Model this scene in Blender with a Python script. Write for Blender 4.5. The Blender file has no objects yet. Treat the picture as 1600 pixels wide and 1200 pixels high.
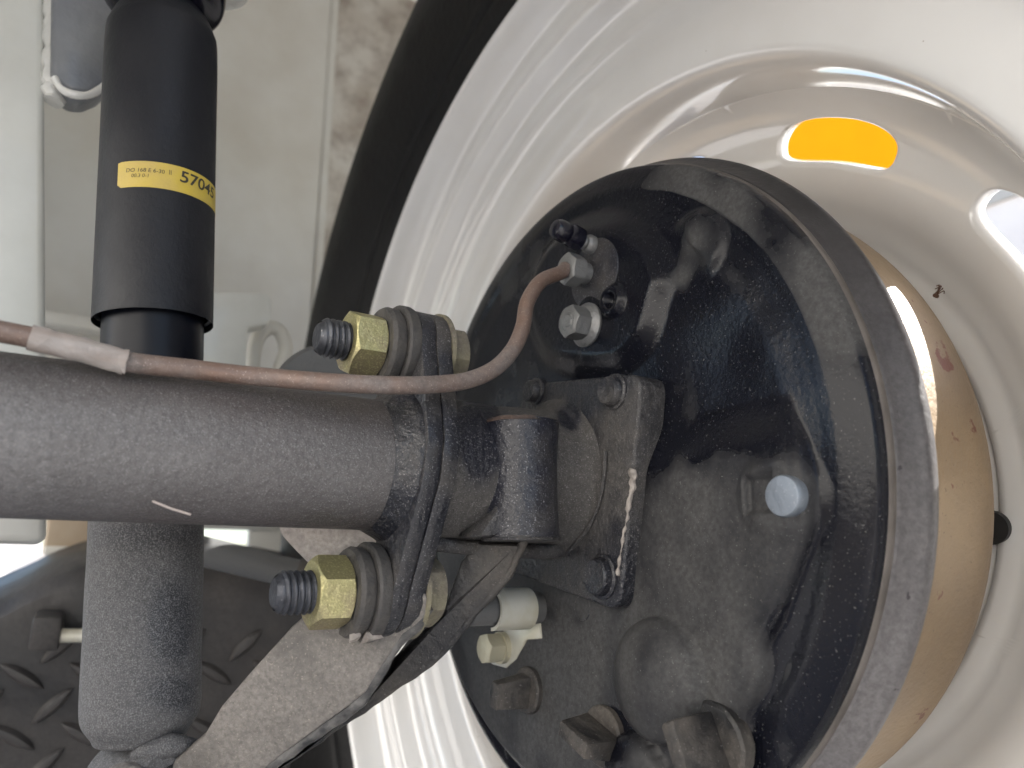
import bpy, bmesh, math, random
import numpy as np
from mathutils import Vector, Matrix, noise as mnoise

random.seed(7); rng = np.random.default_rng(7)
scene = bpy.context.scene
COL = scene.collection
S = 0.1                       # modelled in decimetres, scaled to metres at the end
R_ = math.radians

# ------------------------------------------------------------------ camera, sky, sun, exposure
F_PX, YAW, PITCH = 1211.7, .584, .240
CAM = np.array([-1.549, -1.909, -.281])
_fw = np.array([math.sin(YAW)*math.cos(PITCH), math.cos(YAW)*math.cos(PITCH), math.sin(PITCH)])
_rt = np.array([math.cos(YAW), -math.sin(YAW), 0.0]); _up = np.cross(_rt, _fw)
cam_d = bpy.data.cameras.new('camera'); cam_d.sensor_width = 36.0; cam_d.lens = 36.0*F_PX/1600
cam_d.clip_start = .005; cam_d.clip_end = 500
cam = bpy.data.objects.new('camera', cam_d); COL.objects.link(cam)
cam.matrix_world = Matrix(((_rt[0], _up[0], -_fw[0], CAM[0]*S), (_rt[1], _up[1], -_fw[1], CAM[1]*S),
                           (_rt[2], _up[2], -_fw[2], CAM[2]*S), (0, 0, 0, 1)))
cam_d.dof.use_dof = True; cam_d.dof.focus_distance = .205; cam_d.dof.aperture_fstop = 27.26/1.9
scene.camera = cam

SUN_DIR = Vector((.72, -.27, .62)).normalized()         # towards the sun
world = bpy.data.worlds.new('World'); scene.world = world; world.use_nodes = True
wn = world.node_tree; wn.nodes.clear()
sky = wn.nodes.new('ShaderNodeTexSky'); sky.sky_type = 'NISHITA'; sky.sun_disc = False
sky.sun_elevation = math.asin(SUN_DIR.z); sky.sun_rotation = math.atan2(SUN_DIR.x, SUN_DIR.y)
sky.air_density = 1.0; sky.dust_density = 1.5; sky.ozone_density = 1.0
bg = wn.nodes.new('ShaderNodeBackground'); bg.inputs['Strength'].default_value = .09
wo = wn.nodes.new('ShaderNodeOutputWorld')
wn.links.new(sky.outputs[0], bg.inputs[0]); wn.links.new(bg.outputs[0], wo.inputs[0])
sun_d = bpy.data.lights.new('sun', 'SUN'); sun_d.energy = 4.5; sun_d.angle = R_(.5); sun_d.color = (1, .965, .91)
sun = bpy.data.objects.new('sun', sun_d); COL.objects.link(sun)
sun.rotation_euler = SUN_DIR.to_track_quat('Z', 'Y').to_euler()
scene.view_settings.view_transform = 'Standard'; scene.view_settings.look = 'None'
scene.view_settings.exposure = 2.1; scene.view_settings.gamma = 1.0
scene.cycles.max_bounces = 10; scene.cycles.diffuse_bounces = 6

# ------------------------------------------------------------------ measuring helper: pixel of the 1600x1200 photo -> point on the plane axis = value
def at(px, py, ax, val):
    d = _fw*F_PX + _rt*(px-800) + _up*(600-py)
    t = (val-CAM[ax])/d[ax]
    return Vector(CAM + t*d)
def at_plane(px, py, p0, n):
    d = Vector(_fw*F_PX + _rt*(px-800) + _up*(600-py)); c = Vector(CAM)
    t = (Vector(p0)-c).dot(n)/d.dot(n)
    return c + d*t

# ------------------------------------------------------------------ materials
def _n(nt, kind, **kw):
    n = nt.nodes.new(kind)
    for k, v in kw.items():
        if k in n.inputs: n.inputs[k].default_value = v
        else: setattr(n, k, v)
    return n
def _ramp(nt, src, a, b, ca=(0, 0, 0, 1), cb=(1, 1, 1, 1)):
    r = nt.nodes.new('ShaderNodeValToRGB'); r.color_ramp.elements[0].position = a; r.color_ramp.elements[1].position = b
    r.color_ramp.elements[0].color = ca; r.color_ramp.elements[1].color = cb
    nt.links.new(src, r.inputs[0]); return r.outputs[0]
def _mix(nt, fac, a, b):
    m = nt.nodes.new('ShaderNodeMix'); m.data_type = 'RGBA'
    def put(sock, v):
        if isinstance(v, tuple): sock.default_value = v if len(v) == 4 else (*v, 1)
        else: nt.links.new(v, sock)
    if isinstance(fac, (int, float)): m.inputs[0].default_value = fac
    else: nt.links.new(fac, m.inputs[0])
    put(m.inputs[6], a); put(m.inputs[7], b); return m.outputs[2]
def _mixf(nt, fac, a, b):
    m = nt.nodes.new('ShaderNodeMix'); m.data_type = 'FLOAT'
    nt.links.new(fac, m.inputs[0])
    for i, v in ((2, a), (3, b)):
        if isinstance(v, (int, float)): m.inputs[i].default_value = v
        else: nt.links.new(v, m.inputs[i])
    return m.outputs[0]
def _noise(nt, co, scale, detail=4, rough=.55, stretch=None):
    if stretch:
        mp = nt.nodes.new('ShaderNodeMapping'); mp.inputs['Scale'].default_value = stretch
        nt.links.new(co, mp.inputs[0]); co = mp.outputs[0]
    n = nt.nodes.new('ShaderNodeTexNoise'); n.inputs['Scale'].default_value = scale
    n.inputs['Detail'].default_value = detail; n.inputs['Roughness'].default_value = rough
    nt.links.new(co, n.inputs['Vector']); return n.outputs['Fac']

def mat(name, base, rough=.5, metal=0.0, coat=0.0, var=None, var_scale=3, var_range=(.4, .65), dust=None, dust_range=(.45, .6),
        dust_scale=4, dust_rough=.85, attr=None, speck=None, speck_scale=110, speck_range=(.66, .74), spots=None, spots_scale=9, spots_range=(.66, .72),
        bump=0.0, bump_scale=60, bump2=0.0, bump2_scale=8, stretch=None, spec=.5):
    """base paint or metal + broad colour variation + dust film + fine grains + spots of wear, with fine relief"""
    m = bpy.data.materials.new(name); m.use_nodes = True; nt = m.node_tree
    p = nt.nodes['Principled BSDF']; tc = nt.nodes.new('ShaderNodeTexCoord')
    mp = nt.nodes.new('ShaderNodeMapping'); mp.inputs['Scale'].default_value = (1/S,)*3
    nt.links.new(tc.outputs['Object'], mp.inputs[0]); co = mp.outputs[0]
    col = (*base, 1); rg = rough; mt = metal
    if var: col = _mix(nt, _ramp(nt, _noise(nt, co, var_scale, 5, stretch=stretch), *var_range), col, (*var, 1))
    if dust or attr:
        nd = _noise(nt, co, dust_scale, 6, .62)
        if attr:
            an = nt.nodes.new('ShaderNodeAttribute'); an.attribute_name = attr
            ad = nt.nodes.new('ShaderNodeMath'); ad.operation = 'ADD'; nt.links.new(an.outputs['Fac'], ad.inputs[0])
            ms = nt.nodes.new('ShaderNodeMath'); ms.operation = 'MULTIPLY_ADD'; nt.links.new(nd, ms.inputs[0]); ms.inputs[1].default_value = .35; ms.inputs[2].default_value = -.175
            nt.links.new(ms.outputs[0], ad.inputs[1]); nd = ad.outputs[0]
        f = _ramp(nt, nd, *dust_range)
        fine = _noise(nt, co, 70, 3, .7)
        dcol = _mix(nt, _ramp(nt, fine, .35, .7), tuple(c*.72 for c in dust), tuple(min(1, c*1.2) for c in dust))
        col = _mix(nt, f, col, dcol); rg = _mixf(nt, f, rg, dust_rough)
        if metal: mt = _mixf(nt, f, metal, 0.0)
    if spots:
        f = _ramp(nt, _noise(nt, co, spots_scale, 5, .6), *spots_range)
        col = _mix(nt, f, col, (*spots, 1))
    if speck:
        f = _ramp(nt, _noise(nt, co, speck_scale*3.2, 2, .6), *speck_range)
        col = _mix(nt, f, col, (*speck, 1))
    for sock, v in (('Base Color', col), ('Roughness', rg), ('Metallic', mt)):
        if isinstance(v, (int, float, tuple)): p.inputs[sock].default_value = v
        else: nt.links.new(v, p.inputs[sock])
    p.inputs['Coat Weight'].default_value = coat; p.inputs['Coat Roughness'].default_value = .06
    p.inputs['Specular IOR Level'].default_value = spec
    prev = None
    for amt, sc, det in ((bump2, bump2_scale, 3), (bump, bump_scale, 3)):
        if amt:
            b = nt.nodes.new('ShaderNodeBump'); b.inputs['Strength'].default_value = 1; b.inputs['Distance'].default_value = amt*S*.45
            nt.links.new(_noise(nt, co, sc, det, .6), b.inputs['Height'])
            if prev: nt.links.new(prev, b.inputs['Normal'])
            prev = b.outputs[0]
    if prev: nt.links.new(prev, p.inputs['Normal'])
    return m

M = {}
M['axle'] = mat('dusty_shaded_axle_paint', (.045, .041, .041), .5, var=(.06, .052, .052), var_scale=1.5, dust=(.155, .150, .152), dust_range=(.22, .66), dust_scale=5, attr='dust', dust_rough=.6,
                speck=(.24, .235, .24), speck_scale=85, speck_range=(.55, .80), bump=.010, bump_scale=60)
M['cast'] = mat('dusty_cast_iron', (.012, .013, .018), .3, dust=(.060, .056, .053), dust_range=(.42, .62), dust_scale=3.2, speck=(.20, .19, .19), speck_scale=75, speck_range=(.58, .76), bump=.018, bump_scale=42, bump2=.01, bump2_scale=14)
M['edgeblack'] = mat('black_flange_edge', (.010, .011, .016), .36, dust=(.05, .046, .044), dust_range=(.46, .66), dust_scale=5, speck=(.22, .215, .22), speck_scale=75, speck_range=(.60, .76), bump=.012, bump_scale=42)
M['castw'] = mat('wiped_cast_iron', (.007, .008, .014), .3, dust=(.062, .058, .055), dust_range=(.34, .56), dust_scale=7, attr='dust', speck=(.20, .19, .19), speck_scale=75, speck_range=(.58, .76), bump=.012, bump_scale=42)
M['boss'] = mat('black_boss_paint', (.006, .007, .014), .38, dust=(.05, .046, .043), dust_range=(.5, .72), dust_scale=3, speck=(.2, .2, .22), speck_scale=70, speck_range=(.60, .74), bump=.011, bump_scale=45)
M['rusty'] = mat('rusty_cut_face', (.055, .035, .028), .8, var=(.02, .018, .018), var_scale=9, bump=.02, bump_scale=30)
M['arm'] = mat('dusty_arm_paint', (.09, .083, .077), .6, dust=(.185, .170, .156), dust_range=(.28, .5), dust_scale=3, speck=(.30, .27, .23), speck_scale=60, speck_range=(.62, .75), bump=.02, bump_scale=38)
M['gusset'] = mat('pale_dusty_gusset', (.22, .20, .19), .6, dust=(.42, .38, .35), dust_range=(.3, .6), dust_scale=4, bump=.012, bump_scale=30)
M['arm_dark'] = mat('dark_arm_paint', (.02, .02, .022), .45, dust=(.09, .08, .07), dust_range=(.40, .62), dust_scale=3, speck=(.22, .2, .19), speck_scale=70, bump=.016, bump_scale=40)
M['edge'] = mat('worn_steel_edge', (.035, .035, .037), .55, var=(.13, .125, .12), var_scale=14, var_range=(.4, .6), bump=.02, bump_scale=30)
M['plate'] = mat('black_backing_plate', (.005, .0055, .009), .20, spec=.22, dust=(.058, .0575, .058), dust_range=(.33, .62), dust_scale=7, attr='dust', dust_rough=.7,
                 speck=(.13, .128, .125), speck_scale=55, speck_range=(.66, .76), bump=.002, bump_scale=70, bump2=.0025, bump2_scale=9)
M['plate_edge'] = mat('dusty_plate_edge', (.075, .065, .058), .6, var=(.13, .115, .105), var_scale=6, bump=.006, bump_scale=40)
M['rubber'] = mat('dusty_rubber', (.010, .010, .011), .5, dust=(.085, .075, .066), dust_range=(.42, .62), dust_scale=5, speck=(.2, .19, .18), speck_scale=60, bump=.012, bump_scale=40)
M['blackplastic'] = mat('black_plastic_cap', (.006, .006, .012), .2)
M['lip'] = mat('shaded_drum_lip', (.012, .0115, .013), .42, spec=.4, dust=(.125, .118, .122), dust_range=(.3, .75), dust_scale=6, attr='dust', dust_rough=.5, speck=(.03, .025, .03), speck_scale=12, speck_range=(.70, .74), bump=.004, bump_scale=60)
M['drum'] = mat('tan_coated_drum', (.265, .19, .112), .5, metal=.2, var=(.19, .135, .085), var_scale=2.5, var_range=(.35, .65), spots=(.13, .045, .028), spots_scale=8.5, spots_range=(.645, .665), speck=(.12, .08, .05), speck_scale=45, speck_range=(.68, .73), bump=.006, bump_scale=50)
M['white'] = mat('glossy_white_wheel_paint', (.72, .718, .712), .14, coat=1.0, var=(.68, .67, .655), var_scale=2, var_range=(.4, .7), bump2=.0035, bump2_scale=3.5, speck=(.35, .3, .26), speck_scale=9, speck_range=(.78, .80))
M['tyre'] = mat('black_tyre_rubber', (.0045, .0045, .005), .6, spec=.3, dust=(.015, .014, .014), dust_range=(.5, .8), dust_scale=2, bump=.01, bump_scale=30)
M['zinc'] = mat('yellow_zinc_plate', (.37, .345, .175), .43, metal=.75, var=(.30, .24, .18), var_scale=7, var_range=(.42, .7), speck=(.62, .56, .30), speck_scale=60, speck_range=(.5, .75), bump=.006, bump_scale=70)
M['zinc_dusty'] = mat('dusty_zinc_head', (.24, .22, .14), .5, metal=.5, dust=(.14, .125, .10), dust_range=(.35, .6), dust_scale=6, speck=(.4, .36, .25), speck_scale=60, bump=.01, bump_scale=50)
M['bolt'] = mat('grey_bolt_steel', (.085, .09, .105), .45, metal=.6, var=(.04, .042, .05), var_scale=14, speck=(.28, .29, .32), speck_scale=70, bump=.008, bump_scale=60)
M['thread'] = mat('dark_threaded_steel', (.07, .074, .085), .42, metal=.7, speck=(.3, .3, .3), speck_scale=60, bump=.006, bump_scale=60)
M['washer'] = mat('dusty_washer', (.06, .058, .058), .55, metal=.4, dust=(.08, .074, .068), dust_range=(.4, .6), dust_scale=7, bump=.012, bump_scale=50)
M['chip'] = mat('chipped_bare_metal', (.30, .27, .245), .6, var=(.12, .105, .095), var_scale=18, bump=.01)
M['galv'] = mat('galvanised_steel', (.22, .225, .23), .45, metal=.6, var=(.2, .2, .2), var_scale=12, bump=.008)
M['pin'] = mat('bright_zinc_pin', (.21, .24, .28), .45, metal=.6, speck=(.36, .38, .42), speck_scale=60, bump=.004)
M['clamp'] = mat('white_zinc_clamp', (.62, .61, .55), .35, metal=.25, var=(.5, .47, .36), var_scale=6)
M['clampbolt'] = mat('cream_zinc_bolt', (.55, .51, .38), .45, metal=.3, bump=.008)
M['copper'] = mat('copper_brake_pipe', (.19, .125, .098), .36, metal=.5, dust=(.15, .126, .117), dust_range=(.36, .62), dust_scale=4, dust_rough=.6, speck=(.36, .28, .25), speck_scale=80, speck_range=(.62, .72), bump=.005)
M['sleeve'] = mat('pale_pipe_sleeve', (.30, .275, .262), .6, var=(.24, .2, .18), var_scale=6, bump=.015, bump_scale=25, stretch=(1, 5, 5))
M['shock'] = mat('black_shock_paint', (.004, .005, .009), .45, spec=.35, dust=(.012, .013, .016), dust_range=(.45, .8), dust_scale=1.5, speck=(.2, .2, .21), speck_scale=13, speck_range=(.80, .82), bump=.003, bump_scale=60)
M['rod'] = mat('satin_black_tube', (.004, .005, .009), .36, spec=.2)
M['body'] = mat('dusty_damper_body', (.022, .023, .028), .55, dust=(.080, .078, .080), dust_range=(.30, .60), dust_scale=6, attr='dust', dust_rough=.8, speck=(.20, .20, .205), speck_scale=85, speck_range=(.46, .80), bump=.012, bump_scale=50)
M['sticker'] = mat('yellow_label', (.52, .39, .045), .5, var=(.43, .32, .09), var_scale=5, bump=.003)
M['ink'] = mat('black_print', (.03, .028, .02), .6)
M['chassis'] = mat('white_chassis_paint', (.56, .565, .53), .38, coat=.3, var=(.5, .5, .46), var_scale=3, speck=(.2, .18, .15), speck_scale=7, speck_range=(.76, .78), bump2=.006, bump2_scale=6)
M['mount'] = mat('shaded_white_bracket', (.15, .16, .18), .4, coat=.2, var=(.2, .21, .22), var_scale=4, bump=.012, bump_scale=18)  # white paint in shadow: the shade is put in as blue grey
M['panel'] = mat('pale_arch_panel', (.62, .615, .575), .55, var=(.53, .51, .455), var_scale=1.1, spots=(.25, .22, .18), spots_scale=3, spots_range=(.74, .78), bump2=.006)
M['stained'] = mat('stained_arch_panel', (.60, .58, .53), .6, var=(.44, .40, .34), var_scale=2.2, var_range=(.4, .65), spots=(.25, .205, .17), spots_scale=4.5, spots_range=(.43, .74), bump=.01, bump_scale=20)
M['ceiling'] = mat('pale_floor_underside', (.78, .77, .74), .6, var=(.72, .70, .66), var_scale=.8)
M['grey'] = mat('grey_spring_seat', (.10, .10, .10), .55, bump=.006)
M['rodgrey'] = mat('grey_rod_paint', (.105, .107, .108), .5, bump=.004)
M['tread'] = mat('black_tread_plate', (.016, .0155, .0165), .42, dust=(.055, .050, .048), dust_range=(.42, .66), dust_scale=1.6, dust_rough=.7, bump=.01, bump_scale=25)
M['tread_bar'] = mat('worn_tread_bar', (.03, .028, .028), .35, dust=(.08, .07, .065), dust_range=(.4, .7), dust_scale=3, bump=.008)
M['brown'] = mat('dusty_brown_beam', (.27, .20, .135), .7, var=(.36, .29, .21), var_scale=2)
M['orange'] = mat('amber_orange_paint', (.86, .33, .002), .8, var=(.83, .31, .002), var_scale=1, spec=.1)
M['wall'] = mat('white_painted_wall', (.66, .635, .62), .6, var=(.60, .57, .56), var_scale=.8)
M['wall_band'] = mat('grey_wall_band', (.36, .35, .33), .6)
M['cream'] = mat('cream_bounce_paint', (.78, .755, .71), .9)
M['bounce_stop'] = mat('dark_bounce_stop', (.12, .11, .10), .9)
M['ground'] = mat('sandy_concrete', (.42, .405, .39), .9, var=(.36, .345, .33), var_scale=.25, speck=(.2, .17, .14), speck_scale=6, speck_range=(.64, .7), bump=.03, bump_scale=6)
M['spider'] = mat('brown_dry_fibre', (.10, .05, .03), .7)
M['straw'] = mat('pale_fibre', (.42, .36, .33), .6)
M['weld'] = mat('glossy_white_weld', (.66, .66, .63), .25, coat=.6, bump=.03, bump_scale=12)
M['hole'] = mat('black_hole_dark', (.003, .003, .003), .7)

# ------------------------------------------------------------------ object helpers
class Geo:
    def __init__(s): s.v = []; s.f = []
    def add(s, v, f):
        o = len(s.v); s.v += [tuple(p) for p in v]; s.f += [tuple(i+o for i in q) for q in f]; return s

def frame(d):
    d = Vector(d).normalized(); a = Vector((0, 0, 1)) if abs(d.z) < .9 else Vector((0, 1, 0))
    e1 = a.cross(d).normalized(); e2 = d.cross(e1); return d, e1, e2
def lathe(g, prof, n=64, o=(0, 0, 0), d=(1, 0, 0), closed=False, caps=False, wob=0.0):
    """prof: (distance along d, radius)"""
    d, e1, e2 = frame(d); o = Vector(o); v = []; f = []; k = len(prof)
    for i, (x, r) in enumerate(prof):
        for j in range(n):
            a = 2*math.pi*j/n; rr = r*(1+wob*mnoise.noise(Vector((x*9, math.cos(a)*3, math.sin(a)*3)))) if wob else r
            v.append(o + d*x + e1*(rr*math.cos(a)) + e2*(rr*math.sin(a)))
    for i in range(k if closed else k-1):
        i2 = (i+1) % k
        for j in range(n):
            j2 = (j+1) % n; f.append((i*n+j, i2*n+j, i2*n+j2, i*n+j2))
    if caps: f.append(tuple(range(n))[::1]); f.append(tuple((k-1)*n+j for j in range(n))[::-1])
    return g.add(v, f)
def smooth_path(pts, per=10):
    pts = [Vector(p) for p in pts]; P = [pts[0]*2-pts[1]] + pts + [pts[-1]*2-pts[-2]]; out = []
    for i in range(1, len(P)-2):
        a, b, c, e = P[i-1:i+3]
        for k in range(per):
            t = k/per; out.append(.5*((2*b)+(c-a)*t+(2*a-5*b+4*c-e)*t*t+(3*b-a-3*c+e)*t**3))
    return out+[pts[-1]]
def tube(g, pts, r, n=20, caps=True, rfun=None):
    v = []; f = []; d0 = (pts[1]-pts[0]).normalized(); _, e1, e2 = frame(d0)
    for i, p in enumerate(pts):
        d = (pts[min(i+1, len(pts)-1)]-pts[max(i-1, 0)]).normalized()
        e1 = (e1-d*e1.dot(d)).normalized(); e2 = d.cross(e1)
        for j in range(n):
            a = 2*math.pi*j/n; rr = r if rfun is None else rfun(i/(len(pts)-1), a)
            v.append(p+e1*(rr*math.cos(a))+e2*(rr*math.sin(a)))
    for i in range(len(pts)-1):
        for j in range(n):
            j2 = (j+1) % n; f.append((i*n+j, i*n+j2, (i+1)*n+j2, (i+1)*n+j))
    if caps: f.append(tuple(range(n))[::-1]); f.append(tuple((len(pts)-1)*n+j for j in range(n)))
    return g.add(v, f)
def hexa(g, o, d, length, a, hole=0.0, rot=0.0, cham0=True, cham1=True, n=72):
    """hexagon nut/head with turned chamfers; a = half the width across flats"""
    d, e1, e2 = frame(d); o = Vector(o); rings = []
    def rh(p): q = (p+rot) % (math.pi/3)-math.pi/6; return a/math.cos(q)
    c0 = a*.96
    def ring(fx, fr): return [o+d*fx(p)+e1*(fr(p)*math.cos(p))+e2*(fr(p)*math.sin(p)) for p in [2*math.pi*j/n for j in range(n)]]
    rings.append(ring(lambda p: 0, lambda p: hole)); rings.append(ring(lambda p: 0, lambda p: c0 if cham0 else rh(p)))
    rings.append(ring(lambda p: (rh(p)-c0)*.62 if cham0 else 1e-4, rh))
    rings.append(ring(lambda p: length-((rh(p)-c0)*.62 if cham1 else 1e-4), rh))
    rings.append(ring(lambda p: length, lambda p: c0 if cham1 else rh(p))); rings.append(ring(lambda p: length, lambda p: hole))
    v = [p for r in rings for p in r]; f = []
    for i in range(len(rings)-1):
        for j in range(n):
            j2 = (j+1) % n; f.append((i*n+j, i*n+j2, (i+1)*n+j2, (i+1)*n+j))
    return g.add(v, f)
def thread(g, o, d, length, r, pitch, n=48, depth=.12):
    d, e1, e2 = frame(d); o = Vector(o); k = 6
    shp = [0, 0, .55, 1, 1, .5]; total = int(length/pitch*k)+k; v = []; f = []
    for i in range(total):
        for j in range(n):
            a = 2*math.pi*j/n; x = pitch*(i/k)+pitch*a/(2*math.pi)-pitch
            xc = min(max(x, 0), length); s = 1-depth*(1-shp[i % k])
            if xc < pitch*.9: s = min(s, .80+.20*xc/(pitch*.9))
            v.append(o+d*xc+e1*(r*s*math.cos(a))+e2*(r*s*math.sin(a)))
    for i in range(total-1):
        for j in range(n-1): f.append((i*n+j, i*n+j+1, (i+1)*n+j+1, (i+1)*n+j))
        if i+k+1 < total: f.append((i*n+n-1, (i+k)*n, (i+k+1)*n, (i+1)*n+n-1))
    g.add(v, f)
    return lathe(g, [(-.006, 0.0001), (-.006, r*.62), (.0, r*.74), (.012, r*.86)], n, o, d)
def prism(g, poly, off):
    """poly: 3-D loop; off: vector; closed solid"""
    n = len(poly); poly = [Vector(p) for p in poly]; off = Vector(off)
    v = poly+[p+off for p in poly]
    f = [tuple(range(n))[::-1], tuple(n+i for i in range(n))]+[(i, (i+1) % n, n+(i+1) % n, n+i) for i in range(n)]
    return g.add(v, f)
def box(g, c, size, rot=None):
    hx, hy, hz = [s/2 for s in size]; v = [Vector((x, y, z)) for x in (-hx, hx) for y in (-hy, hy) for z in (-hz, hz)]
    if rot is not None: v = [rot @ p for p in v]
    v = [p+Vector(c) for p in v]
    return g.add(v, [(0, 1, 3, 2), (4, 6, 7, 5), (0, 4, 5, 1), (2, 3, 7, 6), (0, 2, 6, 4), (1, 5, 7, 3)])

def link(name, g, m, parent=None, bevel=0.0, seg=2, sharp=35, sub=0, noise_amt=0.0, noise_scale=8, edge_m=None):
    me = bpy.data.meshes.new(name); me.from_pydata([tuple(p) for p in g.v], [], g.f)
    bm = bmesh.new(); bm.from_mesh(me)
    bmesh.ops.remove_doubles(bm, verts=bm.verts, dist=1e-5)
    bmesh.ops.recalc_face_normals(bm, faces=bm.faces)
    if bevel:
        es = [e for e in bm.edges if len(e.link_faces) == 2 and e.calc_face_angle(0) > R_(28)]
        bmesh.ops.bevel(bm, geom=es, offset=bevel, segments=seg, profile=.5, affect='EDGES', clamp_overlap=True)
    if sub:
        bmesh.ops.triangulate(bm, faces=[f for f in bm.faces if len(f.verts) > 4])
        bmesh.ops.subdivide_edges(bm, edges=bm.edges[:], cuts=sub, use_grid_fill=True)
    if noise_amt:
        bm.normal_update()
        for v in bm.verts: v.co += v.normal*(noise_amt*mnoise.noise(v.co*noise_scale))
    for f in bm.faces: f.smooth = True
    bm.to_mesh(me); bm.free()
    me.set_sharp_from_angle(angle=R_(sharp)); me.materials.append(M[m])
    if edge_m:                       # the outline of a plate keeps its clean paint, its faces are dusty
        me.materials.append(M[edge_m])
        for p in me.polygons:
            if abs(p.normal.x) < .8: p.material_index = 1
    o = bpy.data.objects.new(name, me); COL.objects.link(o)
    if parent is not None:
        root = parent; off = Vector(parent.location)
        while root.parent: root = root.parent; off += Vector(root.location)
        me.transform(Matrix.Translation(-off)); o.parent = parent
    return o
def tag(o, label, cat, group=None, kind=None):
    if label: o['label'] = label
    if cat: o['category'] = cat
    if group: o['group'] = group
    if kind: o['kind'] = kind
    return o
def thing(name, label, cat, loc, group=None):
    o = bpy.data.objects.new(name, None); COL.objects.link(o); o.location = loc; o.empty_display_size = .02
    return tag(o, label, cat, group)
def pix(p):
    q = np.array(p)-CAM; z = q @ _fw
    return 800+F_PX*(q @ _rt)/z, 600-F_PX*(q @ _up)/z
def set_dust_shade(o, fn):  # strength of the dust film; on the axle it also carries painted shade
    off = Vector(); r = o.parent
    while r: off += Vector(r.location); r = r.parent
    a = o.data.attributes.new('dust', 'FLOAT', 'POINT')
    a.data.foreach_set('value', [float(fn(v.co+off)) for v in o.data.vertices])
def smudges(base, marks):            # finger wipes: photo x, y, radii, strength
    def fn(p):
        x, y = pix(p); return base-sum(k*math.exp(-(((x-a)/rx)**2+((y-b)/ry)**2)**1.6) for a, b, rx, ry, k in marks)
    return fn
X = Vector((1, 0, 0)); Y = Vector((0, 1, 0)); Z = Vector((0, 0, 1))

# ------------------------------------------------------------------ the setting: ground
GZ = -3.2
g = Geo(); box(g, (0, 0, GZ-.1), (900, 900, .2)); gr = link('ground', g, 'ground'); gr['kind'] = 'structure'

# ------------------------------------------------------------------ trailer body around the wheel
WY = 3.4
t = thing('wheel_arch', 'pale dirty wheel arch panelling behind the tyre and the shock absorber', 'panel', (-.3, WY, -.4))
xs = at(505, 300, 1, WY).x; zb = -1.2
def wall(name, x0, x1, z0, z1, y, th, m, **kw):
    g = Geo(); box(g, ((x0+x1)/2, y+th/2, (z0+z1)/2), (x1-x0, th, z1-z0)); return link(name, g, m, t, bevel=.01, **kw)
wall('clean_panel', -1.02, xs-.03, .0, 4.6, WY, .06, 'panel')
wall('stained_panel', xs+.03, 1.6, zb, 4.6, WY, .06, 'stained')
wall('seam_strip', xs-.03, xs+.03, zb, 4.6, WY-.015, .05, 'panel')
wall('lower_panel', -.12, xs-.03, zb, 0.0, WY+.01, .06, 'panel')
wall('recess_panel', -2.6, -1.02, .0, 4.6, WY+.12, .06, 'panel')
p = at(120, 508, 1, WY); wall('ledge', -2.6, -.60, p.z-.05, p.z+.03, WY-.12, .12, 'panel')
g = Geo(); box(g, (-.6, -1.6, 4.75), (5.4, 10.6, .12)); link('floor_underside', g, 'ceiling', t)
g = Geo(); box(g, (-2.6, -1.7, 3.0), (.1, 10.2, 3.4)); link('arch_light_stop', g, 'ceiling', t)  # unseen wall placed to cut the side light on the upper wheel
sk = [(-6.9, 4.69), (-6.9, -.9)]+[(3.36*math.cos(a), 3.36*math.sin(a)) for a in np.linspace(math.pi+.27, -.27, 40)]+[(3.39, -.9), (3.39, 4.69)]
g = Geo(); v = []
for y, z in sk: v += [(1.5, y, z), (1.58, y, z)]
n = len(sk); top_ = [(y, 4.69) for y, z in sk]; k0 = len(v)
for y, z in top_: v += [(1.5, y, z), (1.58, y, z)]
f = []
for i in range(1, n-2):
    a, b = 2*i, 2*i+2; c, d = k0+2*i, k0+2*i+2
    f += [(a, b, d, c), (a+1, c+1, d+1, b+1), (a, a+1, b+1, b)]
g.add(v, f); link('outer_skirt', g, 'ceiling', t)
t = thing('brown_beam', 'dusty brown crossmember low behind the white post', 'beam', (-1.2, 3.2, 0))
a = at(76, 812, 1, 3.1); b = at(200, 868, 1, 3.1)
g = Geo(); box(g, ((a.x+b.x)/2, 3.2, (a.z+b.z)/2+.06), (b.x-a.x, .2, a.z-b.z+.12)); link('beam_body', g, 'brown', t, bevel=.02)
g = Geo(); box(g, ((a.x+b.x)/2, 3.09, b.z+.02), (b.x-a.x, .06, .05)); link('beam_lip', g, 'panel', t, bevel=.01)

t = thing('chassis_post', 'white painted box post of the chassis left of the black shock absorber', 'post', (-1.75, 1.0, -.2))
tp = at(69, 0, 1, .9); bt = at(73, 848, 1, .9)
g = Geo(); up = (tp-bt).normalized(); top = bt+up*3.2
prism(g, [bt, top, top-X*.6, bt-X*.6], (0, .3, 0)); link('post_body', g, 'chassis', t, bevel=.025, seg=3)
g = Geo(); wp = [at(84, y, 1, .93)+Vector((0.0, 0, 0)) for y in range(-20, 165, 8)]
tube(g, [p+Vector((random.uniform(-.006, .006), -.02, 0)) for p in wp], .035, 10); link('weld_bead', g, 'weld', t, noise_amt=.012, noise_scale=14)

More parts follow.
